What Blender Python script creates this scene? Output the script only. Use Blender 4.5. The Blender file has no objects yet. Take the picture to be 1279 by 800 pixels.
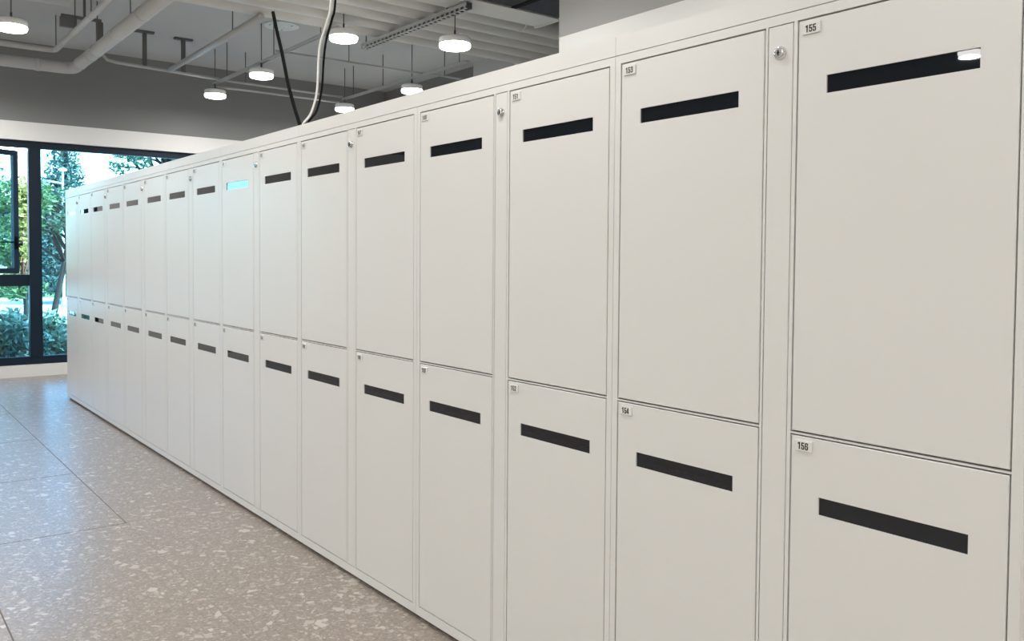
import bpy, bmesh, math, random
from mathutils import Vector, Matrix

random.seed(7)
S = bpy.context.scene
C = S.collection

# ------------------------------------------------------------------ camera
CAM = Vector((1.65479, -1.63488, 1.30443))
cr = Vector((0.6061479, 0.7953253, 0.0065138))
cd = Vector((0.0318208, -0.0160670, -0.9993644))
cf = Vector((-0.7947152, 0.6059699, -0.0350469))
camd = bpy.data.cameras.new('camera')
cam = bpy.data.objects.new('camera', camd)
C.objects.link(cam)
m = Matrix.Identity(4)
for i in range(3):
    m[i][0] = cr[i]; m[i][1] = -cd[i]; m[i][2] = -cf[i]; m[i][3] = CAM[i]
cam.matrix_world = m
camd.sensor_width = 36.0
camd.sensor_fit = 'HORIZONTAL'
camd.lens = 1084.29 / 1279 * 36.0
camd.shift_x = (639.5 - 626.31) / 1279
camd.shift_y = (359.61 - 400.0) / 1279
camd.clip_start = 0.05
camd.clip_end = 300
S.camera = cam

# ------------------------------------------------------------------ world, sun, exposure
w = bpy.data.worlds.new('world'); S.world = w; w.use_nodes = True
nt = w.node_tree; nt.nodes.clear()
sky = nt.nodes.new('ShaderNodeTexSky'); sky.sky_type = 'NISHITA'
sky.sun_disc = False; sky.sun_elevation = math.radians(48); sky.sun_rotation = math.radians(60)
sky.dust_density = 2.0; sky.ozone_density = 1.0
bg = nt.nodes.new('ShaderNodeBackground'); bg.inputs['Strength'].default_value = 1.8
wo = nt.nodes.new('ShaderNodeOutputWorld')
nt.links.new(sky.outputs[0], bg.inputs[0]); nt.links.new(bg.outputs[0], wo.inputs[0])

sund = bpy.data.lights.new('sun', 'SUN'); sund.energy = 12.0; sund.angle = math.radians(3)
sund.color = (1.0, 0.95, 0.86)
sun = bpy.data.objects.new('sun', sund); C.objects.link(sun)
sun.rotation_euler = Vector((-0.35, -0.62, -0.70)).to_track_quat('-Z', 'Y').to_euler()

S.view_settings.view_transform = 'Standard'
S.view_settings.look = 'None'
S.view_settings.gamma = 1.0
S.view_settings.use_curve_mapping = False
S.view_settings.exposure = 0.58
LAMP_POWER = 10.0

# ------------------------------------------------------------------ helpers
class MB:
    def __init__(self):
        self.v = []; self.f = []; self.sm = []
    def add(self, vs, fs, smooth=False):
        o = len(self.v)
        self.v += [Vector(p) for p in vs]
        for f in fs:
            self.f.append(tuple(i + o for i in f)); self.sm.append(smooth)
        return self
    def box(self, x0, x1, y0, y1, z0, z1):
        vs = [(x0,y0,z0),(x1,y0,z0),(x1,y1,z0),(x0,y1,z0),(x0,y0,z1),(x1,y0,z1),(x1,y1,z1),(x0,y1,z1)]
        return self.add(vs, [(0,3,2,1),(4,5,6,7),(0,1,5,4),(1,2,6,5),(2,3,7,6),(3,0,4,7)])
    def cbox(self, x0, x1, y0, y1, z0, z1, c=0.001):
        """box whose front (low y) edges are chamfered"""
        vs = [(x0+c,y0,z0+c),(x1-c,y0,z0+c),(x1-c,y0,z1-c),(x0+c,y0,z1-c),
              (x0,y0+c,z0),(x1,y0+c,z0),(x1,y0+c,z1),(x0,y0+c,z1),
              (x0,y1,z0),(x1,y1,z0),(x1,y1,z1),(x0,y1,z1)]
        fs = [(0,1,2,3)]
        for i in range(4):
            j = (i+1) % 4
            fs += [(4+i,4+j,j,i),(8+i,8+j,4+j,4+i)]
        fs.append((8,11,10,9))
        return self.add(vs, fs)
    def tube(self, pts, r, n=10, caps=True):
        pts = [Vector(p) for p in pts]
        rs = r if isinstance(r, (list, tuple)) else [r]*len(pts)
        rings = []; up = None
        for i, p in enumerate(pts):
            if i == 0: t = pts[1]-pts[0]
            elif i == len(pts)-1: t = pts[-1]-pts[-2]
            else: t = (pts[i+1]-p).normalized()+(p-pts[i-1]).normalized()
            t.normalize()
            if up is None:
                up = Vector((0,0,1)) if abs(t.z) < .9 else Vector((1,0,0))
            a = t.cross(up).normalized(); up = a.cross(t).normalized()
            k = 1.0
            if 0 < i < len(pts)-1:
                cs = max(.5, (pts[i+1]-p).normalized().dot(t)); k = 1/cs
            rings.append([p+(a*math.cos(2*math.pi*j/n)+up*math.sin(2*math.pi*j/n))*rs[i]*(1 if k < 1.2 else 1) for j in range(n)])
        o = len(self.v)
        for rg in rings: self.v += rg
        for i in range(len(rings)-1):
            for j in range(n):
                k = (j+1) % n
                self.f.append((o+i*n+j, o+i*n+k, o+(i+1)*n+k, o+(i+1)*n+j)); self.sm.append(True)
        if caps:
            self.f.append(tuple(o+j for j in reversed(range(n)))); self.sm.append(False)
            self.f.append(tuple(o+(len(rings)-1)*n+j for j in range(n))); self.sm.append(False)
        return self
    def lathe(self, c, prof, n=24, axis='Z', smooth=True):
        """prof: list of (r, h) from one end to the other"""
        c = Vector(c); o = len(self.v)
        for r, h in prof:
            for j in range(n):
                a = 2*math.pi*j/n
                if axis == 'Z': d = Vector((r*math.cos(a), r*math.sin(a), h))
                elif axis == 'Y': d = Vector((r*math.cos(a), h, -r*math.sin(a)))
                else: d = Vector((h, r*math.cos(a), r*math.sin(a)))
                self.v.append(c+d)
        for i in range(len(prof)-1):
            for j in range(n):
                k = (j+1) % n
                self.f.append((o+i*n+j, o+i*n+k, o+(i+1)*n+k, o+(i+1)*n+j)); self.sm.append(smooth)
        self.f.append(tuple(o+j for j in reversed(range(n)))); self.sm.append(False)
        self.f.append(tuple(o+(len(prof)-1)*n+j for j in range(n))); self.sm.append(False)
        return self
    def mesh(self, name, org=(0,0,0)):
        org = Vector(org)
        me = bpy.data.meshes.new(name)
        me.from_pydata([tuple(p-org) for p in self.v], [], self.f)
        me.polygons.foreach_set('use_smooth', self.sm)
        me.update()
        return me
    def build(self, name, mat, parent=None, org=None):
        """one mesh object; parts of a thing are stored relative to the thing's base"""
        if parent is not None: org = ORG[parent.name]
        elif org is None: org = Vector((0,0,0))
        org = Vector(org)
        o = bpy.data.objects.new(name, self.mesh(name, org)); C.objects.link(o)
        o.data.materials.append(mat)
        if parent is not None: o.parent = parent
        else: o.location = org
        ORG[o.name] = org
        return o
ORG = {}

def tag(o, label=None, cat=None, group=None, kind=None):
    if label: o['label'] = label
    if cat: o['category'] = cat
    if group: o['group'] = group
    if kind: o['kind'] = kind
    return o
def empty(name, loc, label=None, cat=None, group=None, kind=None):
    o = bpy.data.objects.new(name, None); C.objects.link(o)
    o.location = loc; o.empty_display_size = .1
    ORG[o.name] = Vector(loc)
    return tag(o, label, cat, group, kind)

def spline(pts, k=6):
    pts = [Vector(p) for p in pts]; out = []
    for i in range(len(pts)-1):
        p0 = pts[max(i-1,0)]; p1 = pts[i]; p2 = pts[i+1]; p3 = pts[min(i+2,len(pts)-1)]
        for j in range(k):
            t = j/k
            out.append(.5*((2*p1)+(p2-p0)*t+(2*p0-5*p1+4*p2-p3)*t*t+(3*p1-p0-3*p2+p3)*t**3))
    out.append(pts[-1]); return out

# ------------------------------------------------------------------ materials
def mat(name, col, rough=.5, metal=0., spec=.5, coat=0., emit=None, estr=0.):
    m = bpy.data.materials.new(name); m.use_nodes = True
    b = m.node_tree.nodes['Principled BSDF']
    b.inputs['Base Color'].default_value = (*col, 1)
    b.inputs['Roughness'].default_value = rough
    b.inputs['Metallic'].default_value = metal
    b.inputs['Specular IOR Level'].default_value = spec
    if coat: b.inputs['Coat Weight'].default_value = coat; b.inputs['Coat Roughness'].default_value = .1
    if emit:
        b.inputs['Emission Color'].default_value = (*emit, 1); b.inputs['Emission Strength'].default_value = estr
    return m
def nmat(name, col, var=.06, scale=3., rough=.5, spec=.5, bump=0., metal=0.):
    """principled with faint noise variation in colour and relief"""
    m = mat(name, col, rough, metal, spec)
    t = m.node_tree; b = t.nodes['Principled BSDF']
    tc = t.nodes.new('ShaderNodeTexCoord')
    n = t.nodes.new('ShaderNodeTexNoise'); n.inputs['Scale'].default_value = scale; n.inputs['Detail'].default_value = 4
    t.links.new(tc.outputs['Object'], n.inputs['Vector'])
    r = t.nodes.new('ShaderNodeMapRange')
    r.inputs['To Min'].default_value = 1-var; r.inputs['To Max'].default_value = 1+var
    t.links.new(n.outputs['Fac'], r.inputs['Value'])
    mx = t.nodes.new('ShaderNodeMix'); mx.data_type = 'RGBA'; mx.blend_type = 'MULTIPLY'
    mx.inputs[0].default_value = 1; mx.inputs[6].default_value = (*col, 1)
    t.links.new(r.outputs[0], mx.inputs[7]); t.links.new(mx.outputs[2], b.inputs['Base Color'])
    if bump:
        bp = t.nodes.new('ShaderNodeBump'); bp.inputs['Strength'].default_value = bump; bp.inputs['Distance'].default_value = .002
        n2 = t.nodes.new('ShaderNodeTexNoise'); n2.inputs['Scale'].default_value = scale*60
        t.links.new(tc.outputs['Object'], n2.inputs['Vector'])
        t.links.new(n2.outputs['Fac'], bp.inputs['Height']); t.links.new(bp.outputs[0], b.inputs['Normal'])
    return m

M = {}
M['paint'] = nmat('locker_paint', (.80, .794, .770), .012, 1.5, .32, .5)
M['carcass'] = mat('carcass_paint', (.62, .61, .58), .5)
M['plinth'] = mat('plinth_black', (.012, .012, .013), .6)
M['smoke'] = mat('smoked_glass', (.012, .015, .020), .012, 0, .5)
M['plate'] = mat('acrylic_plate', (.84, .83, .80), .15)
M['ink'] = mat('black_ink', (.012, .012, .012), .5)
M['chrome'] = mat('chrome', (.72, .72, .72), .18, 1.0)
M['dark_metal'] = mat('dark_metal', (.03, .03, .03), .4, .6)
M['white_wall'] = nmat('white_wall', (.80, .79, .765), .02, 1.2, .85, .2, .05)
M['grey_wall'] = nmat('grey_wall', (.24, .24, .236), .05, .8, .85, .2, .05)
M['grey_ceiling'] = nmat('grey_ceiling', (.52, .525, .52), .06, .6, .9, .15, .08)
M['grey_pipe'] = nmat('grey_pipe', (.50, .50, .49), .05, 3, .5, .3)
M['duct'] = nmat('pale_duct', (.58, .56, .52), .05, 3, .55, .3)
M['mid_grey_wall'] = nmat('mid_grey_wall', (.37, .365, .35), .05, .8, .85, .2, .05)
M['conduit'] = nmat('conduit', (.45, .45, .44), .05, 4, .45, .4)
M['clip'] = mat('clip_grey', (.15, .15, .15), .5, .2)
M['rod'] = mat('rod_grey', (.13, .13, .13), .5, .3)
M['strut'] = mat('strut_grey', (.42, .42, .40), .45, .2)
M['black'] = mat('black_rubber', (.006, .006, .007), .8, 0, .1)
M['dark_fill'] = nmat('black_fill', (.010, .013, .020), .2, 8, .7, .3)
M['white_cable'] = mat('white_cable', (.78, .77, .74), .4)
M['lamp_white'] = mat('lamp_white', (.85, .85, .83), .4)
M['diffuser'] = mat('lamp_diffuser', (.9, .9, .88), .5, emit=(1.0, .982, .948), estr=12.0)
M['frame'] = mat('navy_aluminium', (.006, .016, .030), .45, .0, .25)
M['sill'] = nmat('white_sill', (.80, .78, .75), .02, 3, .6, .3)
M['disc'] = mat('access_disc', (.72, .76, .77), .5)

# window glass: tinted transparency under a Fresnel reflection
g = bpy.data.materials.new('window_glass'); g.use_nodes = True; M['glass'] = g
t = g.node_tree; t.nodes.clear()
tr = t.nodes.new('ShaderNodeBsdfTransparent'); tr.inputs[0].default_value = (.52, .79, .90, 1)
gl = t.nodes.new('ShaderNodeBsdfGlossy'); gl.inputs['Roughness'].default_value = .01
fr = t.nodes.new('ShaderNodeFresnel'); fr.inputs[0].default_value = 1.45
mx = t.nodes.new('ShaderNodeMixShader'); out = t.nodes.new('ShaderNodeOutputMaterial')
t.links.new(fr.outputs[0], mx.inputs[0]); t.links.new(tr.outputs[0], mx.inputs[1]); t.links.new(gl.outputs[0], mx.inputs[2])
t.links.new(mx.outputs[0], out.inputs[0])

# terrazzo tile: three sizes of angular chips in a warm grey ground
def terrazzo():
    m = bpy.data.materials.new('terrazzo_tile'); m.use_nodes = True
    t = m.node_tree; b = t.nodes['Principled BSDF']
    N = t.nodes.new; Lk = t.links.new
    tc = N('ShaderNodeTexCoord'); oi = N('ShaderNodeObjectInfo')
    sc = N('ShaderNodeVectorMath'); sc.operation = 'SCALE'; sc.inputs['Scale'].default_value = 1.0
    cmb = N('ShaderNodeCombineXYZ'); mu = N('ShaderNodeMath'); mu.operation = 'MULTIPLY'; mu.inputs[1].default_value = 37.0
    Lk(oi.outputs['Random'], mu.inputs[0]); Lk(mu.outputs[0], cmb.inputs[0]); Lk(mu.outputs[0], cmb.inputs[1])
    ad = N('ShaderNodeVectorMath'); ad.operation = 'ADD'
    Lk(tc.outputs['Object'], ad.inputs[0]); Lk(cmb.outputs[0], ad.inputs[1])
    # wobble the lookup so the chips get uneven outlines
    nz = N('ShaderNodeTexNoise'); nz.inputs['Scale'].default_value = 30; nz.inputs['Detail'].default_value = 2
    Lk(ad.outputs[0], nz.inputs['Vector'])
    sb = N('ShaderNodeVectorMath'); sb.operation = 'SUBTRACT'; sb.inputs[1].default_value = (.5, .5, .5)
    Lk(nz.outputs['Color'], sb.inputs[0])
    s2 = N('ShaderNodeVectorMath'); s2.operation = 'SCALE'; s2.inputs['Scale'].default_value = .018
    Lk(sb.outputs[0], s2.inputs[0])
    a2 = N('ShaderNodeVectorMath'); a2.operation = 'ADD'
    Lk(ad.outputs[0], a2.inputs[0]); Lk(s2.outputs[0], a2.inputs[1])
    # ground
    n1 = N('ShaderNodeTexNoise'); n1.inputs['Scale'].default_value = 55; n1.inputs['Detail'].default_value = 6; n1.inputs['Roughness'].default_value = .7
    Lk(ad.outputs[0], n1.inputs['Vector'])
    rp = N('ShaderNodeValToRGB')
    e = rp.color_ramp.elements
    e[0].position = .3; e[0].color = (.245, .202, .167, 1)
    e[1].position = .7; e[1].color = (.385, .328, .278, 1)
    Lk(n1.outputs['Fac'], rp.inputs[0])
    cur = rp.outputs[0]
    def chips(cur, scale, pick, edge, c0, c1, rnd=1.0):
        vc = N('ShaderNodeTexVoronoi'); vc.voronoi_dimensions = '2D'; vc.feature = 'F1'
        ve = N('ShaderNodeTexVoronoi'); ve.voronoi_dimensions = '2D'; ve.feature = 'DISTANCE_TO_EDGE'
        for v in (vc, ve):
            v.inputs['Scale'].default_value = scale; v.inputs['Randomness'].default_value = rnd
            Lk(a2.outputs[0], v.inputs['Vector'])
        sp = N('ShaderNodeSeparateColor'); Lk(vc.outputs['Color'], sp.inputs[0])
        g1 = N('ShaderNodeMath'); g1.operation = 'LESS_THAN'; g1.inputs[1].default_value = pick
        Lk(sp.outputs[0], g1.inputs[0])
        # chips of uneven size: the margin to the cell edge varies with the cell
        ed = N('ShaderNodeMath'); ed.operation = 'MULTIPLY'; ed.inputs[1].default_value = edge
        Lk(sp.outputs[1], ed.inputs[0])
        g2 = N('ShaderNodeMath'); g2.operation = 'GREATER_THAN'
        Lk(ve.outputs['Distance'], g2.inputs[0]); Lk(ed.outputs[0], g2.inputs[1])
        an = N('ShaderNodeMath'); an.operation = 'MULTIPLY'; Lk(g1.outputs[0], an.inputs[0]); Lk(g2.outputs[0], an.inputs[1])
        cm = N('ShaderNodeMix'); cm.data_type = 'RGBA'; cm.inputs[6].default_value = (*c0, 1); cm.inputs[7].default_value = (*c1, 1)
        Lk(sp.outputs[2], cm.inputs[0])
        mx = N('ShaderNodeMix'); mx.data_type = 'RGBA'
        Lk(an.outputs[0], mx.inputs[0]); Lk(cur, mx.inputs[6]); Lk(cm.outputs[2], mx.inputs[7])
        return mx.outputs[2]
    cur = chips(cur, 150, .30, .10, (.22, .185, .155), (.48, .43, .38))
    cur = chips(cur, 85, .20, .16, (.25, .21, .18), (.56, .51, .45))
    cur = chips(cur, 45, .10, .22, (.36, .31, .265), (.62, .57, .51))
    cur = chips(cur, 27, .035, .24, (.46, .42, .37), (.60, .56, .51))
    Lk(cur, b.inputs['Base Color'])
    b.inputs['Roughness'].default_value = .31
    b.inputs['Specular IOR Level'].default_value = .5
    return m
M['tile'] = terrazzo()
M['grout'] = mat('grout', (.20, .17, .145), .9)

def leafmat(name, c0, c1, trans=.25):
    m = bpy.data.materials.new(name); m.use_nodes = True
    t = m.node_tree; b = t.nodes['Principled BSDF']; N = t.nodes.new
    ge = N('ShaderNodeNewGeometry')
    mx = N('ShaderNodeMix'); mx.data_type = 'RGBA'
    mx.inputs[6].default_value = (*c0, 1); mx.inputs[7].default_value = (*c1, 1)
    t.links.new(ge.outputs['Random Per Island'], mx.inputs[0])
    t.links.new(mx.outputs[2], b.inputs['Base Color'])
    b.inputs['Roughness'].default_value = .45
    tl = N('ShaderNodeBsdfTranslucent'); t.links.new(mx.outputs[2], tl.inputs[0])
    ms = N('ShaderNodeMixShader'); ms.inputs[0].default_value = trans
    o = t.nodes['Material Output']
    t.links.new(b.outputs[0], ms.inputs[1]); t.links.new(tl.outputs[0], ms.inputs[2]); t.links.new(ms.outputs[0], o.inputs[0])
    return m
M['leaf_bright'] = leafmat('leaf_bright', (.08, .165, .045), (.22, .32, .11))
M['leaf_mid'] = leafmat('leaf_mid', (.035, .085, .04), (.14, .21, .12))
M['leaf_dark'] = leafmat('leaf_dark', (.022, .055, .045), (.075, .13, .095), .15)
M['leaf_hedge'] = leafmat('leaf_hedge', (.09, .19, .10), (.58, .68, .50), .15)
M['bark'] = nmat('bark', (.05, .042, .035), .3, 9, .9, .1)
M['asphalt'] = nmat('pale_road', (.52, .53, .54), .05, 1, .9, .1)
M['grass'] = nmat('grass', (.10, .19, .07), .3, 4, .95, .1)
M['soil'] = nmat('soil', (.10, .085, .065), .3, 5, .95, .1)

# ================================================================== the room
XW, XB = -8.785, 5.6          # window wall, back wall
YL, YR = -7.2, 4.33           # left wall, right wall
ZC, ZP, ZT, ZS = 3.548, 2.712, 2.517, .122   # ceiling, paint line, window head, sill

# floor slab with tiles of its own
fl = MB().box(XW-.3, XB+.3, YL-.3, YR+.3, -.25, -.0015).build('floor', M['grout'], None, (0,0,0))
tag(fl, kind='structure')
TX, TY = 1.2, .645
tile_cache = {}
def tile_mesh(x1, y1):
    if (x1, y1) not in tile_cache:
        c = .0006
        tb = MB().add([(c,c,0),(x1-c,c,0),(x1-c,y1-c,0),(c,y1-c,0),(0,0,-c),(x1,0,-c),(x1,y1,-c),(0,y1,-c),(0,0,-.0014),(x1,0,-.0014),(x1,y1,-.0014),(0,y1,-.0014)],
               [(0,1,2,3)]+[(4+i,4+(i+1)%4,(i+1)%4,i) for i in range(4)]+[(8+i,8+(i+1)%4,4+(i+1)%4,4+i) for i in range(4)])
        me = tb.mesh('tile'); me.materials.append(M['tile']); tile_cache[(x1, y1)] = me
    return tile_cache[(x1, y1)]
for i in range(-5, 7):
    for j in range(-7, 3):
        x = -2.78+i*TX; y = -.54+j*TY
        jx = .0007 if j >= 0 or (j == -1 and i >= 0) else .008          # butted tight along the lockers, open joints elsewhere
        jy = .0007 if (j == -1 and i >= 0) or j >= 0 else .005
        xa = max(x, XW+.002)
        if x+TX <= XW+.05: continue
        o = bpy.data.objects.new('tile', tile_mesh(round(x+TX-jx-xa, 5), round(TY-jy, 5))); C.objects.link(o)
        o.parent = fl; o.location = (xa, y, 0)
J = .004
# tiles further out of view
rest = MB()
rest.box(XW, -2.78+7*TX, YL, -.54-7*TY-J, -.0014, 0); rest.box(XW, -2.78+7*TX, -.54+3*TY, YR, -.0014, 0)
rest.box(-2.78+7*TX, XB, YL, YR, -.0014, 0)
o = rest.build('outer_paving', M['tile'], fl); tag(o, kind='stuff')

tag(MB().box(XW-.3, XB+.3, YL-.3, YR+.3, ZC, ZC+.25).build('ceiling', M['grey_ceiling']), kind='structure')

# window wall: white below the paint line, grey above it, two openings
OP = [(-.66, 3.3), (-2.62, -1.98)]
wr = empty('wall_far', (XW, 0, 0), kind='structure')
m = MB()
ys = [YL-.3, -2.62, -1.98, -.66, 3.3, YR+.3]
for a, b in ((0,1),(2,3),(4,5)): m.box(XW-.22, XW, ys[a], ys[b], -.012, ZT)
m.box(XW-.22, XW, ys[0], ys[-1], ZT, ZP)
m.box(XW-.22, XW, -2.62, -1.98, -.012, ZS)
m.box(XW-.22, XW, -.66, 3.3, -.012, ZS-.03)
m.build('white_lower_wall', M['white_wall'], wr)
MB().box(XW-.22, XW+.0005, ys[0], ys[-1], ZP, ZC).build('grey_upper_wall', M['grey_wall'], wr)

wr = empty('wall_right', (0, YR, 0), kind='structure')
MB().box(XW, XB+.3, YR, YR+.25, -.012, ZP).build('white_lower_wall', M['white_wall'], wr)
MB().box(XW, XB+.3, YR-.0005, YR+.25, ZP, ZC).build('grey_upper_wall', M['grey_wall'], wr)
MB().box(-6.60, -5.2, YR-.10, YR, ZP, ZC).build('grey_pilaster', M['grey_ceiling'], wr)
wr = empty('wall_left', (0, YL, 0), kind='structure')
MB().box(XW, XB+.3, YL-.25, YL, -.012, ZP).build('white_lower_wall', M['white_wall'], wr)
MB().box(XW, XB+.3, YL-.25, YL+.0005, ZP, ZC).build('grey_upper_wall', M['grey_wall'], wr)
wr = empty('wall_back', (XB, 0, 0), kind='structure')
MB().box(XB, XB+.25, YL, YR, -.012, ZP).build('white_lower_wall', M['white_wall'], wr)
MB().box(XB-.0005, XB+.25, YL, YR, ZP, ZC).build('grey_upper_wall', M['grey_wall'], wr)
# wall block that stands behind the near lockers
wr = empty('wall_inner', (-2.586, 2.05, 0), kind='structure')
MB().box(-2.586, XB-.002, 2.05, 2.30, 0, ZP).build('white_lower_wall', M['white_wall'], wr)
MB().box(-2.5865, XB-.002, 2.0495, 2.30, ZP, ZC).build('grey_upper_wall', M['mid_grey_wall'], wr)

# low white kerb under the big window
MB().box(XW-.20, XW+.03, -.70, 3.3, 0, ZS).build('trim_1', M['sill'], None, (XW, 0, 0))
tag(bpy.data.objects['trim_1'], kind='structure')

# ------------------------------------------------------------------ window 1
FX0, FX1 = XW-.11, XW-.045     # frame depth
wn = empty('window_1', (XW-.08, 0, ZS), kind='structure')
F = M['frame']
MB().box(FX0, FX1, -.66, 3.3, ZT-.075, ZT).build('head_rail', F, wn)
MB().box(FX0, FX1, -.66, 3.3, ZS, ZS+.085).build('bottom_rail', F, wn)
MB().box(FX0-.02, FX1+.02, -.016, .105, ZS+.085, ZT-.075).build('mullion', F, wn)
MB().box(FX0-.02, FX1+.02, 1.70, 1.82, ZS+.085, ZT-.075).build('mullion', F, wn)
MB().box(FX0, FX1, -.66, -.60, ZS+.085, ZT-.075).build('jamb', F, wn)
MB().box(FX0, FX1, 3.24, 3.3, ZS+.085, ZT-.075).build('jamb', F, wn)
MB().box(FX0, FX1, -.60, -.016, .968, 1.09).build('transom', F, wn)
def pane(y0, y1, z0, z1): MB().box(XW-.086, XW-.078, y0, y1, z0, z1).build('pane', M['glass'], wn)
pane(-.60, -.016, ZS+.085, .968)
pane(.105, 1.70, ZS+.085, ZT-.075)
pane(1.82, 3.24, ZS+.085, ZT-.075)
# casement swung outwards on its left edge
sw, sz0, sz1 = .56, 1.10, ZT-.085
th = math.radians(25)
sx, sy = math.sin(th), math.cos(th)
def turn(mb):
    for i, p in enumerate(mb.v):
        u, d, z = p
        mb.v[i] = Vector((XW-.09-u*sx+d*sy, -.59+u*sy+d*sx, z))
    return mb
fs = MB()
for a in ((0,.055,sz0,sz1),(sw-.055,sw,sz0,sz1)): fs.box(a[0],a[1],-.025,.025,a[2],a[3])
fs.box(.055,sw-.055,-.025,.025,sz0,sz0+.055); fs.box(.055,sw-.055,-.025,.025,sz1-.055,sz1)
so = turn(fs).build('sash', F, wn)
turn(MB().box(.055,sw-.055,-.004,.004,sz0+.055,sz1-.055)).build('sash_pane', M['glass'], so)
turn(MB().box(.055,sw-.055,-.012,.012,1.43,1.445)).build('glazing_bar', F, so)
hb = MB().box(sw-.04,sw-.015,.025,.04,1.36,1.50); hb.box(sw-.04,sw+.02,.04,.055,1.40,1.425)
turn(hb).build('handle', M['black'], so)
# ------------------------------------------------------------------ window 2, narrow
wn = empty('window_2', (XW-.08, -2.3, ZS), kind='structure')
for a in ((-2.62,-2.56,ZS,ZT),(-2.04,-1.98,ZS,ZT)): MB().box(FX0,FX1,*a).build('jamb', F, wn)
MB().box(FX0,FX1,-2.56,-2.04,ZT-.07,ZT).build('head_rail', F, wn)
MB().box(FX0,FX1,-2.56,-2.04,ZS,ZS+.08).build('bottom_rail', F, wn)
MB().box(FX0,FX1,-2.56,-2.04,.968,1.09).build('transom', F, wn)
pane(-2.56,-2.04,ZS+.08,.968); pane(-2.56,-2.04,1.09,ZT-.07)

# ================================================================== lockers
SEAM = [1.0153, 0.0, -.987, -1.9815, -2.9833, -3.9851, -5.0046, -6.0167, -7.0028]
MG, MA = .02166, .45894
Z0, ZB, Z1, Z2, ZTOP, ZCAP, ZK = .018, .0514, .9350, .9276, 1.8120, 1.8360, 1.8862
DEP = .50
GAP = .0018     # half of a door joint

def bar(x0, z0, x1, z1): return [(x0,z0),(x1,z0),(x1,z1),(x0,z1)]
TOPC = [(0,.85),(1,.85),(.8,1),(.2,1)]; BOTC = [(.2,0),(.8,0),(1,.15),(0,.15)]
SIX = [TOPC, BOTC, bar(0,.15,.35,.85), bar(.65,.68,1,.85), bar(.65,.15,1,.5), [(.35,.48),(1,.48),(.82,.60),(.35,.60)]]
DIGIT = {
 '0': [TOPC, BOTC, bar(0,.15,.35,.85), bar(.65,.15,1,.85)],
 '1': [bar(.38,0,.78,1), [(.02,.70),(.38,.74),(.38,1),(.30,.92),(.02,.84)]],
 '2': [TOPC, bar(.65,.55,1,.85), bar(0,.66,.35,.85), [(0,.15),(.42,.15),(1,.55),(.65,.55)], bar(0,0,1,.15)],
 '3': [TOPC, BOTC, bar(.65,.56,1,.85), bar(.65,.15,1,.47), bar(.3,.44,.88,.59), bar(0,.68,.35,.85), bar(0,.15,.35,.32)],
 '4': [bar(.48,0,.84,1), bar(0,.18,1,.34), [(0,.34),(.28,.34),(.48,.74),(.48,1),(.40,1)]],
 '5': [bar(.04,.84,.95,1), bar(.04,.44,.37,.84), [(.37,.48),(1,.48),(.82,.63),(.37,.63)], bar(.65,.15,1,.49), bar(0,.15,.35,.33), BOTC],
 '6': SIX,
 '7': [bar(0,.83,1,1), [(.20,0),(.58,0),(1,.83),(.60,.83)]],
 '8': [TOPC, BOTC, bar(0,.56,.35,.85), bar(.65,.56,1,.85), bar(0,.15,.35,.47), bar(.65,.15,1,.47), bar(.07,.44,.93,.59)],
 '9': [[(1-x,1-z) for x, z in p] for p in SIX],
}
def number_mesh(txt):
    """heavy condensed figures in a unit box"""
    vs, fs = [], []
    n = len(txt); wd = 1/(n+.16*(n-1))
    for k, ch in enumerate(txt):
        for p in DIGIT[ch]:
            fs.append(tuple(range(len(vs), len(vs)+len(p))))
            vs += [(k*wd*1.16+x*wd, z) for x, z in p]
    return vs, fs

def door(root, x0, x1, z0, z1, num):
    """panel with a slot: chamfered outline, hole walls, smoked pane, number plate"""
    c = .0012; t = .018
    w = x1-x0
    sx0 = x0+w/2-.153; sx1 = x0+w/2+.153
    s1 = z1-.1225; s0 = s1-.0375
    def ring(ax, bx, az, bz, y): return [(ax,y,az),(bx,y,az),(bx,y,bz),(ax,y,bz)]
    mb = MB()
    vs = ring(x0+c,x1-c,z0+c,z1-c,0)+ring(sx0,sx1,s0,s1,0)+ring(x0,x1,z0,z1,c)+ring(x0,x1,z0,z1,t)+ring(sx0,sx1,s0,s1,t)
    fs = []
    for i in range(4):
        j = (i+1) % 4
        fs += [(i,j,4+j,4+i),(8+i,8+j,j,i),(12+i,12+j,8+j,8+i),(4+i,4+j,16+j,16+i),(16+i,16+j,12+j,12+i)]
    mb.add(vs, fs)
    d = mb.build('door', M['paint'], root)
    MB().box(sx0-.004,sx1+.004,.0035,.0075,s0-.004,s1+.004).build('slot_pane', M['smoke'], d)
    px0 = x0+.0105; pz1 = z1-.008
    MB().cbox(px0, px0+.041, -.0035, -.0002, pz1-.023, pz1, .0008).build('number_plate', M['plate'], d)
    vs, fs = number_mesh(str(num))
    o = MB().add([(px0+.0070+u*.0255, -.0039, pz1-.0192+v*.0152) for u, v in vs], fs).build('number', M['ink'], d)
    tag(o, label='black number %d' % num)
    return d

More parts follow.
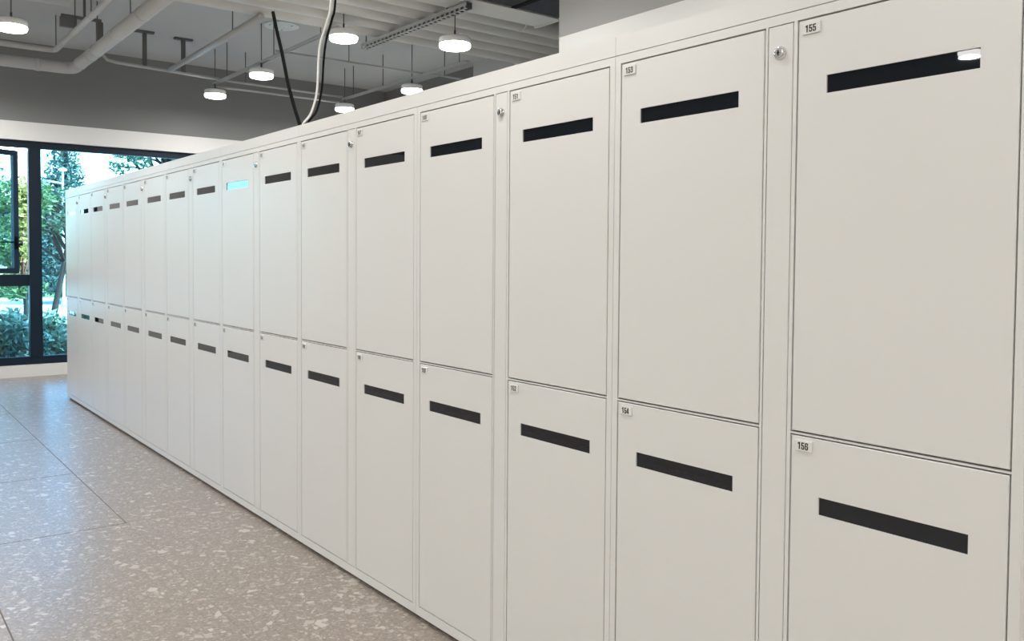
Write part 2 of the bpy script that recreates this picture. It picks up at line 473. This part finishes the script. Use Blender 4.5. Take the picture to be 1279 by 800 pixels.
def locker(i):
    s1, s0 = SEAM[i], SEAM[i+1]
    W = s1-s0
    n0 = 153-4*i
    if i < 4:
        lab = 'white two-column locker unit with doors numbered %d to %d' % (n0, n0+3)
        lab += [', nearest the camera', ', second from the camera', ', third from the camera', ', fourth from the camera'][i]
    else:
        lab = 'white two-column locker unit, %s from the window end of the row' % ['fourth', 'third', 'second', 'first'][i-4]
    root = empty('locker_unit', ((s0+s1)/2, 0, 0), lab, 'locker', 'white lockers in one long row')
    e = .0007
    L0, L1 = s0+MG*W, s0+MA*W
    R0, R1 = s1-MA*W, s1-MG*W
    P0, P1 = L1+.0085, R0-.0115       # lock strip joints
    fr = MB()
    fr.box(s0+e, L0-GAP, 0, .02, Z0, ZCAP-.0012)
    fr.box(R1+GAP, s1-e, 0, .02, Z0, ZCAP-.0012)
    fr.box(L0-GAP, R1+GAP, 0, .02, ZTOP+.0020, ZCAP-.0012)
    fr.box(L0-GAP, R1+GAP, 0, .02, Z0, ZB-GAP)
    fr.box(L1+GAP, P0-.001, 0, .02, ZB-GAP, ZTOP+.002)
    fr.box(P1+.0013, R0-GAP, 0, .02, ZB-GAP, ZTOP+.002)
    for a, b in ((L0-GAP, L1+GAP), (R0-GAP, R1+GAP)):
        fr.box(a, b, 0, .02, Z2+.0016, Z1-.0022)
    fr.build('front_frame', M['paint'], root)
    ca = MB()
    ca.box(s0+e, s0+.003, .02, DEP, Z0, ZCAP-.0012)
    ca.box(s1-.003, s1-e, .02, DEP, Z0, ZCAP-.0012)
    ca.box(s0+.003, s1-.003, DEP-.003, DEP, Z0, ZCAP-.0012)
    ca.box(s0+.003, s1-.003, .02, DEP-.003, ZCAP-.004, ZCAP-.0012)
    ca.box(s0+.003, s1-.003, .02, DEP-.003, Z0, Z0+.003)
    ca.box(s0+.003, s1-.003, .022, DEP-.003, Z2+.0016, Z1-.0022)
    ca.box(P0, P0+.003, .03, DEP-.003, Z0+.003, ZCAP-.004); ca.box(P1-.003, P1, .03, DEP-.003, Z0+.003, ZCAP-.004)
    ca.build('carcass', M['carcass'], root)
    MB().box(s0+.01, s1-.01, .02, DEP-.02, 0, Z0).build('plinth', M['plinth'], root)
    ls = MB().cbox(P0+.001, P1-.001, 0, .018, ZB, ZTOP, .0010).build('lock_strip', M['paint'], root)
    xc, zl = (P0+P1)/2, 1.752
    MB().lathe((xc, 0, zl), [(.0148,-.0003),(.0148,-.002),(.0128,-.0045),(.0118,-.0085),(.0105,-.0098),(.0085,-.0092)], 24, 'Y').build('lock_cylinder', M['chrome'], ls)
    a = .5
    kb = MB(); 
    for (u0, u1, v0, v1) in ((-.0012,.0012,-.0055,.0055),(-.003,.003,-.0012,.0012)):
        kb.box(xc+u0, xc+u1, -.0101, -.0093, zl+v0, zl+v1)
    kb.build('key_slot', M['dark_metal'], ls)
    door(root, L0+GAP, L1-GAP, Z1+.0015, ZTOP-.0018, n0)
    door(root, L0+GAP, L1-GAP, ZB+GAP, Z2-.0016, n0+1)
    door(root, R0+GAP, R1-GAP, Z1+.0015, ZTOP-.0018, n0+2)
    door(root, R0+GAP, R1-GAP, ZB+GAP, Z2-.0016, n0+3)
for i in range(8): locker(i)

caps = [(0, 1, 'white cornice panel over the nearest locker unit'),
        (1, 3, 'long white cornice panel below the round lamps, left of the nearest one'),
        (3, 4, 'short white cornice panel left of where the cables drop'),
        (4, 6, 'long white cornice panel beside the dark end of the window head'),
        (6, 8, 'white cornice panel at the window end of the locker row')]
for a, b, lab in caps:
    x1, x0 = SEAM[a], SEAM[b]
    r = empty('cornice_panel', ((x0+x1)/2, 0, ZCAP), lab, 'panel', 'cornice panels along the locker tops')
    MB().box(x0+.0007, x1-.0007, 0, .018, ZCAP+.0008, ZK).build('fascia', M['paint'], r)
    MB().box(x0+.0007, x1-.0007, .018, DEP, ZK-.003, ZK).build('top_sheet', M['paint'], r)
    for xx in (x0+.02, x1-.02): MB().box(xx-.01, xx+.01, .018, DEP, ZCAP-.0012, ZK-.003).build('rib', M['carcass'], r)

# ================================================================== lamps
def lamp(x, y, z, lab, group, D=.225, power=None):
    r = empty('ceiling_lamp', (x, y, z), lab, 'lamp', group)
    R = D/2
    MB().lathe((x,y,z), [(R*.55,.046),(R*.93,.044),(R*.99,.038),(R,.030),(R,-.004)], 32).build('housing', M['lamp_white'], r)
    MB().lathe((x,y,z), [(R*.99,-.004),(R*.99,-.024),(R*.94,-.034),(R*.75,-.040),(R*.4,-.043),(.004,-.044)], 32).build('diffuser', M['diffuser'], r)
    MB().lathe((x,y,z), [(.02,.046),(.02,.06),(.008,.065),(.008,.10)], 12).build('stem', M['rod'], r)
    MB().lathe((x,y,z), [(.0045,.10),(.0045,ZC-z-.0002)], 8).build('hanger_rod', M['rod'], r)
    ld = bpy.data.lights.new('lamp_light', 'AREA'); ld.shape = 'DISK'; ld.size = D*.9
    ld.energy = power or LAMP_POWER; ld.color = (1.0, .982, .948)
    lo = bpy.data.objects.new('lamp_light', ld); C.objects.link(lo); lo.parent = r; lo.location = (0,0,-.05)
    return r
VIS = 'round ceiling lamps on thin rods'
lamp(-7.82, 1.65, 3.062, 'small round lit lamp furthest from camera, against the grey wall', VIS)
lamp(-6.49, 1.64, 3.062, 'round lit lamp second from the window wall, left of the hanging black cable', VIS)
lamp(-4.69, 1.60, 3.062, 'round lit lamp just right of the hanging white cable', VIS)
lamp(-3.86, 2.11, 2.925, 'largest round lit lamp, in front of the row of pale ducts', VIS, .24)
lamp(-6.30, 3.22, 3.078, 'round lit lamp half hidden behind the locker tops, nearer the ducts', VIS)
lamp(-7.80, 3.20, 3.078, 'round lit lamp half hidden behind the locker tops, nearest the far corner', VIS)
lamp(-6.00, -.555, 3.062, 'round lit lamp at the top left corner beside the small pipe', VIS, .225, 8.0)
OUT = 'round ceiling lamps out of view'
for y in (-.60, -2.7, -5.0):
    for x in (-7.7, -6.0, -4.1, -2.2, -.3, 2.2, 4.2):
        if y == -.60 and x == -6.0: continue
        if y < -1 and x < -7 or y < -4 and x < -5: continue
        if y == -.60 and x == -7.7: x = -8.0
        if y == -5.0 and x == -2.2: x, yy = -1.69, -5.66
        else: yy = y
        lamp(x, yy, 3.0, 'round lit ceiling lamp over the aisle, outside the picture', OUT, .18 if y < -4 else .225, 7.5 if y > -1 else 13.0)
for x in (-2.4, -.5, 1.4, 3.3):  # unseen lamps added to brighten the inner wall block
    lamp(x, 1.1, 3.062, 'added round lamp behind the lockers brightening the wall block, outside the picture', 'unseen lamps added behind the lockers')

# ================================================================== ceiling services
def rod(root, x, y, z0, r=.005):
    MB().lathe((x,y,0), [(r,z0),(r,ZC-.0002)], 8).build('hanger_rod', M['rod'], root)
def tpost(root, x, y, z0):
    b = MB().box(x-.018, x+.018, y-.018, y+.018, z0, ZC-.02)
    b.box(x-.03, x+.03, y-.09, y+.09, ZC-.02, ZC-.0002)
    b.build('hanger_post', M['rod'], root)
def pipe(name, pts, r, matk, lab, cat='pipe', group=None, collars=(), rods=(), n=16):
    root = empty(name, pts[0], lab, cat, group)
    MB().tube(pts, r, n).build('pipe_run', M[matk], root)
    for (p, d) in collars:
        p = Vector(p); d = Vector(d).normalized()
        MB().tube([p-d*.02, p+d*.02], r*1.07, n).build('collar', M[matk], root)
    for (x, y) in rods:
        rod(root, x, y, pts[0][2])
    return root
def elbow(a, b, c, rad, k=5):
    """polyline a-b-c with the corner b rounded"""
    a, b, c = Vector(a), Vector(b), Vector(c)
    u = (a-b).normalized(); v = (c-b).normalized()
    p, q = b+u*rad, b+v*rad
    out = [a]
    for i in range(k+1):
        t = i/k
        out.append(p*(1-t)**2 + b*2*t*(1-t) + q*t*t)
    out.append(c); return out

YV = (0,1,0); XV = (1,0,0)
pipe('drain_pipe', elbow((-7.70,-3.5,3.12), (-7.70,.215,3.12), (-2.7,.215,3.12), .12), .056, 'grey_pipe',
     'thick grey pipe turning a corner under the ceiling at the left',
     collars=[((-7.70,-.10,3.12),YV),((-7.40,.215,3.12),XV),((-6.95,.215,3.12),XV),((-6.75,.215,3.12),XV),((-6.0,.215,3.12),XV),((-5.25,.215,3.12),XV)],
     rods=[(-7.70,-.42),(-6.70,.215),(-5.6,.215)])
pipe('water_pipe', elbow((-7.48,-3.5,3.23), (-7.48,.015,3.23), (-5.29,.015,3.23), .07)+[Vector((-5.26,.015,3.24)),Vector((-5.24,.015,3.27)),Vector((-5.24,.015,ZC-.0005))], .026, 'grey_pipe',
     'thin grey pipe running inside the thick one at the left',
     collars=[((-7.1,.015,3.23),XV),((-6.7,.015,3.23),XV),((-6.0,.015,3.23),XV)],
     rods=[(-7.43,.015),(-6.6,.015),(-6.0,.015)])
# clamp bracket that carries both pipes
r = empty('pipe_bracket', (-6.62,.1,3.3), 'dark bracket clamped between the two grey pipes', 'bracket')
MB().box(-6.645,-6.60,-.10,.03,3.262,3.345).build('saddle', M['clip'], r)
MB().box(-6.645,-6.60,.19,.24,3.178,3.345).build('saddle', M['clip'], r)
MB().box(-6.64,-6.61,-.09,.23,3.345,3.37).build('cross_arm', M['clip'], r)
MB().box(-6.635,-6.615,.085,.105,3.37,ZC-.0002).build('drop_rod', M['rod'], r)
pipe('short_pipe', [(-5.76,-2.5,3.26),(-5.74,-.19,3.26)], .05, 'grey_pipe', 'end of a grey pipe at the top edge, right of the corner lamp', rods=[(-5.74,-.6)])
r = pipe('wall_conduit', [(-7.45,.43,3.30),(-7.45,.43,3.24),(-7.45,.47,3.20),(-7.46,.56,3.19),(-7.62,1.62,3.19)], .016, 'conduit',
     'thin grey conduit crossing in front of the grey wall above the window')
rod(r, -7.45, .43, 3.30)
tpost(r, -7.50, .83, 3.20); tpost(r, -7.56, 1.23, 3.20)
pipe('cross_pipe', [(-7.42,1.05,3.175),(-4.95,1.02,3.175)], .026, 'conduit', 'grey pipe slanting from the conduit towards the white ceiling disc', rods=[(-5.6,1.03)])
def channel(y, x0, x1, z, lab, rods, w=.041, h=.021):
    root = empty('lamp_channel', (x0,y,z), lab, 'channel', 'conduit channels above the lamps')
    MB().box(x0,x1,y-w/2,y-w/2+.004,z,z+h).build('side_web', M['conduit'], root)
    MB().box(x0,x1,y+w/2-.004,y+w/2,z,z+h).build('side_web', M['conduit'], root)
    MB().box(x0,x1,y-w/2+.004,y+w/2-.004,z+h-.004,z+h).build('top_web', M['conduit'], root)
    for x in rods: rod(root, x, y, z+h)
    return root
channel(1.645, -7.85, -4.85, 3.165, 'grey channel over the three lamps behind the hanging cables', [-7.44,-6.2,-5.2])
channel(3.21, -7.85, -5.25, 3.180, 'grey channel over the two lamps behind the locker tops', [-7.6,-6.9,-5.4])
def conduit(p, q, lab, r=.010, rods=()):
    return pipe('thin_conduit', [p,q], r, 'conduit', lab, 'conduit', 'thin conduits under the ceiling', rods=rods)
conduit((-6.05,1.60,3.20),(-6.05,3.20,3.20), 'thin dark conduit joining the two lamp channels', .010, [(-6.05,2.35)])
conduit((-7.70,1.66,3.20),(-7.80,3.17,3.205), 'thin grey conduit near the far wall, upper of the pair', .012, [(-7.74,1.96),(-7.76,2.9)])
conduit((-7.86,1.62,3.155),(-7.95,3.2,3.165), 'thin grey conduit near the far wall, lower of the pair', .012)
o = conduit((-6.05,3.20,3.212),(-6.10,4.2,3.212), 'short thin conduit running on from the lamp channel to the wall', .010, [(-6.1,3.5)])

# row of parallel pale ducts
for k, x in enumerate((-4.98, -4.735, -4.49, -4.255, -4.03)):
    R = .105
    y1 = YR-.002
    root = empty('round_duct', (x,-3.0,3.31), 'pale round duct, %s of five counted from the window side' % ['first','second','third','fourth','fifth'][k], 'duct', 'row of parallel pale ducts under the ceiling')
    dx = -.10
    MB().tube([(x,-3.0,3.31),(x+dx,y1,3.31)], R, 24).build('duct_run', M['duct'], root)
    if k == 4:
        for yy in (2.95, 3.35):
            t = (yy+3)/(y1+3); xx = x+dx*t
            MB().tube([(xx,yy-.012,3.31),(xx,yy+.012,3.31)], R*1.03, 24).build('joint_band', M['duct'], root)
    for yy in (.4, 3.6):
        t = (yy+3)/(y1+3); xx = x+dx*t
        MB().lathe((xx,yy,0), [(.005,3.31+R-.004),(.005,ZC-.0002)], 8).build('hanger_rod', M['rod'], root)
root = empty('square_duct', (-3.76,-3,3.2), 'pale flat-sided duct nearest the camera with a closed end by the wall block', 'duct')
MB().box(-3.91,-3.62,-3.0,2.98,3.20,3.36).build('duct_run', M['duct'], root)
MB().box(-3.925,-3.606,2.94,2.965,3.192,3.37).build('end_flange', M['duct'], root)
for yy in (.4, 2.6): MB().lathe((-3.77,yy,0), [(.005,3.36),(.005,ZC-.0002)], 8).build('hanger_rod', M['rod'], root)
root = empty('black_box', (-3.3,-3,3.25), 'plain black box beside the pale flat-sided duct', 'duct')
MB().box(-3.60,-2.95,-3.0,YR-.003,3.205,ZC-.0003).build('box_run', M['dark_fill'], root)  # plain black box filling the dark area beside the ducts
MB().box(-3.604,-2.94,2.45,2.50,3.199,ZC-.0003).build('cross_band', M['black'], root)

# perforated strut below the ducts
root = empty('perforated_strut', (-5.3,2.1,3.16), 'perforated pale strut crossing under the ducts between two lamps', 'strut')
x0, x1, yc, z0 = -5.28, -3.66, 2.10, 3.140
wb = MB().box(x0,x1,yc-.026,yc-.0235,z0+.024,z0+.050).box(x0,x1,yc-.026,yc-.0235,z0,z0+.006)
x = x0
while x < x1-.03:
    wb.box(x, min(x+.026, x1), yc-.026, yc-.0235, z0+.006, z0+.024); x += .066
wb.build('perforated_web', M['strut'], root)
MB().box(x0,x1,yc+.0235,yc+.026,z0,z0+.050).build('side_web', M['clip'], root)  # darker grey imitates shade behind the perforations
MB().box(x0,x1,yc-.0235,yc+.0235,z0+.0475,z0+.050).build('top_web', M['clip'], root)  # inside of the strut coloured dark to stand in for shade
MB().box(x0,x1,yc-.0235,yc-.015,z0,z0+.0025).build('lip', M['strut'], root)
MB().box(x0,x1,yc+.015,yc+.0235,z0,z0+.0025).build('lip', M['strut'], root)
k = 0; x = x0
sl = MB()
while x < x1-.05:
    sl.box(x, x+.022, yc-.015, yc+.015, z0, z0+.0025); x += .062
tag(sl.build('slot_bridges', M['strut'], root), kind='stuff')
for xx in (-5.24,-3.95): MB().lathe((xx,yc,0), [(.006,z0+.050),(.006,ZC-.0002)], 8).build('hanger_rod', M['rod'], root)

# round disc on the ceiling
root = empty('ceiling_disc', (-6.44,1.82,ZC), 'flat white round cover disc on the grey ceiling above the cables', 'disc')
MB().lathe((-6.44,1.82,ZC), [(.17,-.0002),(.17,-.008),(.155,-.014),(.10,-.014),(.095,-.011),(.04,-.011),(.035,-.02),(.01,-.022)], 32).build('plate', M['disc'], root)
for a in (.6,2.7,4.8): 
    MB().box(-6.44+.12*math.cos(a)-.006,-6.44+.12*math.cos(a)+.006,1.82+.12*math.sin(a)-.006,1.82+.12*math.sin(a)+.006,ZC-.018,ZC-.014).build('screw', M['clip'], root)

# cables dropping to the locker tops
def cable(pts, r, mk, lab):
    o = MB().tube(spline(pts, 8), r, 10).build('hanging_cable', M[mk], None, pts[0])
    return tag(o, lab, 'cable', 'cables dropping onto the locker tops')
b0 = (-2.29,.15,ZK+.004)
cable([b0,(-2.306,.15,1.94),(-2.366,.15,2.029),(-2.442,.15,2.157),(-2.519,.15,2.329),(-2.585,.15,2.455),(-2.629,.15,2.552)], .0088, 'black', 'thick black cable standing up from the locker top with a free end')
cable([(-2.275,.15,ZK+.004),(-2.27,.15,1.940),(-2.184,.15,1.979),(-2.118,.15,2.07),(-2.099,.15,2.215),(-2.080,.15,2.286),(-2.014,.15,2.371),(-1.973,.15,2.445),(-1.94,.15,2.75),(-1.94,.15,ZC-.003)], .0052, 'white_cable', 'white cable curving down from the ceiling to the locker top')
cable([(-2.255,.165,ZK+.005),(-2.245,.165,1.945),(-2.150,.165,1.990),(-2.096,.165,2.086),(-2.076,.165,2.211),(-2.050,.165,2.298),(-1.992,.165,2.380),(-1.958,.165,2.45),(-1.925,.165,2.75),(-1.92,.165,ZC-.003)], .0052, 'black', 'thin black cable running beside the white one')

# ================================================================== outside
tag(MB().box(-16,XW-.22,-14,24,-.5,-.10).build('ground', M['soil']), kind='structure')
tag(MB().box(-31,-16,-22,44,-.5,-.14).build('road', M['asphalt']), kind='structure')
tag(MB().box(-90,-31,-40,90,-.5,-.10).build('lawn', M['grass']), kind='structure')

def leaf_cloud(mb, rng, blobs, n, size, flat=.0):
    """n leaves spread through ellipsoids (cx,cy,cz,rx,ry,rz)"""
    wts = [b[3]*b[4]*b[5] for b in blobs]; tot = sum(wts)
    for b, wt in zip(blobs, wts):
        for _ in range(max(8, int(n*wt/tot))):
            while True:
                p = Vector((rng.uniform(-1,1), rng.uniform(-1,1), rng.uniform(-1,1)))
                if p.length <= 1: break
            if p.length > 1e-3: p = p.normalized()*(p.length**.5)
            c = Vector((b[0]+p.x*b[3], b[1]+p.y*b[4], b[2]+p.z*b[5]))
            d = Vector((rng.gauss(0,1), rng.gauss(0,1), rng.gauss(0,.7))).normalized()
            e = d.cross(Vector((rng.gauss(0,1), rng.gauss(0,1), rng.gauss(0,1)))).normalized()
            s = size*rng.uniform(.65,1.3); wd = s*.42
            up = d.cross(e)*s*.10
            o = len(mb.v)
            mb.v += [c, c+d*s*.5+e*wd*.5+up, c+d*s, c+d*s*.5-e*wd*.5+up]
            mb.f += [(o,o+1,o+2),(o,o+2,o+3)]; mb.sm += [False, False]

def branches(mb, rng, base, top, r, tips, nb=10):
    path = spline([base, base.lerp(top,.35)+Vector((rng.uniform(-.05,.05),rng.uniform(-.05,.05),0)), base.lerp(top,.7)+Vector((rng.uniform(-.05,.05),rng.uniform(-.05,.05),0)), top], 4)
    mb.tube(path, [r*(1-.7*i/(len(path)-1)) for i in range(len(path))], 8)
    for k in range(nb):
        s = path[int(len(path)*rng.uniform(.35,.95))]
        e = rng.choice(tips); e = Vector(e[:3])+Vector((rng.uniform(-.5,.5)*e[3],rng.uniform(-.5,.5)*e[4],rng.uniform(-.2,.6)*e[5]))
        mid = s.lerp(e,.5)+Vector((rng.uniform(-.1,.1),rng.uniform(-.1,.1),rng.uniform(-.05,.15)))
        pp = spline([s, mid, e], 4)
        mb.tube(pp, [r*.4*(1-.75*i/(len(pp)-1)) for i in range(len(pp))], 6)

def tree(base, top, r, blobs, n, size, lm, lab, cat='tree', name='broadleaf_tree', group=None, nb=10, seed=1):
    rng = random.Random(seed)
    root = empty(name, base, lab, cat, group)
    b = MB(); branches(b, rng, Vector(base), Vector(top), r, blobs, nb); b.build('trunk', M['bark'], root)
    l = MB(); leaf_cloud(l, rng, blobs, n, size); tag(l.build('foliage', M[lm], root), kind='stuff')
    return root
def rblobs(rng, c, R, k, s):
    out = []
    for _ in range(k):
        a = rng.uniform(0, 2*math.pi); q = rng.uniform(.1, 1)**.5
        out.append((c[0]+R[0]*q*math.cos(a), c[1]+R[1]*q*math.sin(a), c[2]+R[2]*rng.uniform(-1,1), s*rng.uniform(.7,1.2), s*rng.uniform(.7,1.2), s*rng.uniform(.5,.9)))
    return out
rg = random.Random(3)
# leaning tree outside the fixed pane
tree((-13,.86,-.1), (-13.2,1.22,2.0), .06, rblobs(rg,(-13.2,1.05,1.95),(.5,.50,.30),12,.20), 2000, .085, 'leaf_mid', 'small leaning tree with bare lower branches beyond the hedge', nb=22, seed=5)
# bright shrub seen through the open casement
tree((-12.2,.42,-.1), (-12.2,.42,1.9), .04, rblobs(rg,(-12.2,.40,1.55),(.25,.25,.75),14,.24), 3000, .09, 'leaf_bright', 'bright green shrub seen through the open casement gap', 'shrub', 'leafy_shrub', nb=12, seed=6)
# dense trees at the left
tree((-19,.1,-.1), (-19,.1,4.6), .13, rblobs(rg,(-19,.05,3.0),(.8,.9,1.7),22,.55), 7000, .13, 'leaf_dark', 'tall dark green tree at the left edge behind the casement', nb=16, seed=7)
# tree whose twigs hang in from the right
tree((-14.4,3.4,-.1), (-14.4,3.0,3.3), .08, rblobs(rg,(-14.3,2.85,3.05),(.5,.62,.22),13,.20), 1500, .10, 'leaf_mid', 'leafy tree with twigs under the window head, above the lockers', nb=18, seed=8)
# conifer in the distance
cb = [(-27,3.75,.6+.45*k,1.35*(1-k/11.5),1.35*(1-k/11.5),.45) for k in range(11)]
tree((-27,3.75,-.1), (-27,3.75,5.2), .14, cb, 15000, .15, 'leaf_dark', 'dark conifer left of the open sky in the window', name='conifer_tree', nb=8, seed=9)
# shrubs along the far side of the road
for k in range(12):
    y = -3.5+k*1.75
    h = [3.4,3.0,3.3,2.6,3.1,2.7,2.5,2.7,2.4,2.6,2.5,2.4][k]
    tree((-33.5,y,-.1), (-33.5,y,h*.8), .08, rblobs(rg,(-33.5,y,h*.52),(.5,.42,h*.42),14,.46), 4200, .17,
         ['leaf_mid','leaf_dark','leaf_bright'][k % 3], 'rounded shrub across the road, %s of twelve from the left' % ['first','second','third','fourth','fifth','sixth','seventh','eighth','ninth','tenth','eleventh','twelfth'][k], 'shrub', 'roadside_shrub', 'shrubs across the road', nb=6, seed=20+k)
# clipped hedge plants below the window
hr = random.Random(11)
k = 0
for y in [-1.75+.46*i for i in range(10)]:
    x = -10.7+hr.uniform(-.08,.08); h = .60+hr.uniform(-.05,.06)
    bl = rblobs(hr,(x,y,h*.42),(.22,.11,h*.44),10,.15)
    tree((x,y,-.1), (x,y,h*.7), .018, bl, 1700, .11, 'leaf_hedge', 'hedge plant below the window, %s from the left' % ['first','second','third','fourth','fifth','sixth','seventh','eighth','ninth','tenth','eleventh'][k], 'plant', 'hedge_plant', 'hedge plants outside the window', nb=5, seed=50+k)
    k += 1
# street lamp beyond the road
root = empty('street_lamp', (-24.6,3.26,-.14), 'pale street lamp in front of the conifer', 'street lamp')
MB().lathe((-24.6,3.26,-.14), [(.07,0),(.07,.25),(.04,.3),(.028,3.72)], 12).build('post', M['strut'], root)
MB().lathe((-24.6,3.26,3.58), [(.03,0),(.10,.02),(.12,.05),(.08,.08),(.02,.10)], 16).build('lamp_head', M['lamp_white'], root)
MB().tube([(-24.6,3.26,3.25),(-24.6,2.95,3.30),(-24.6,2.75,3.30)], .025, 8).build('side_arm', M['strut'], root)
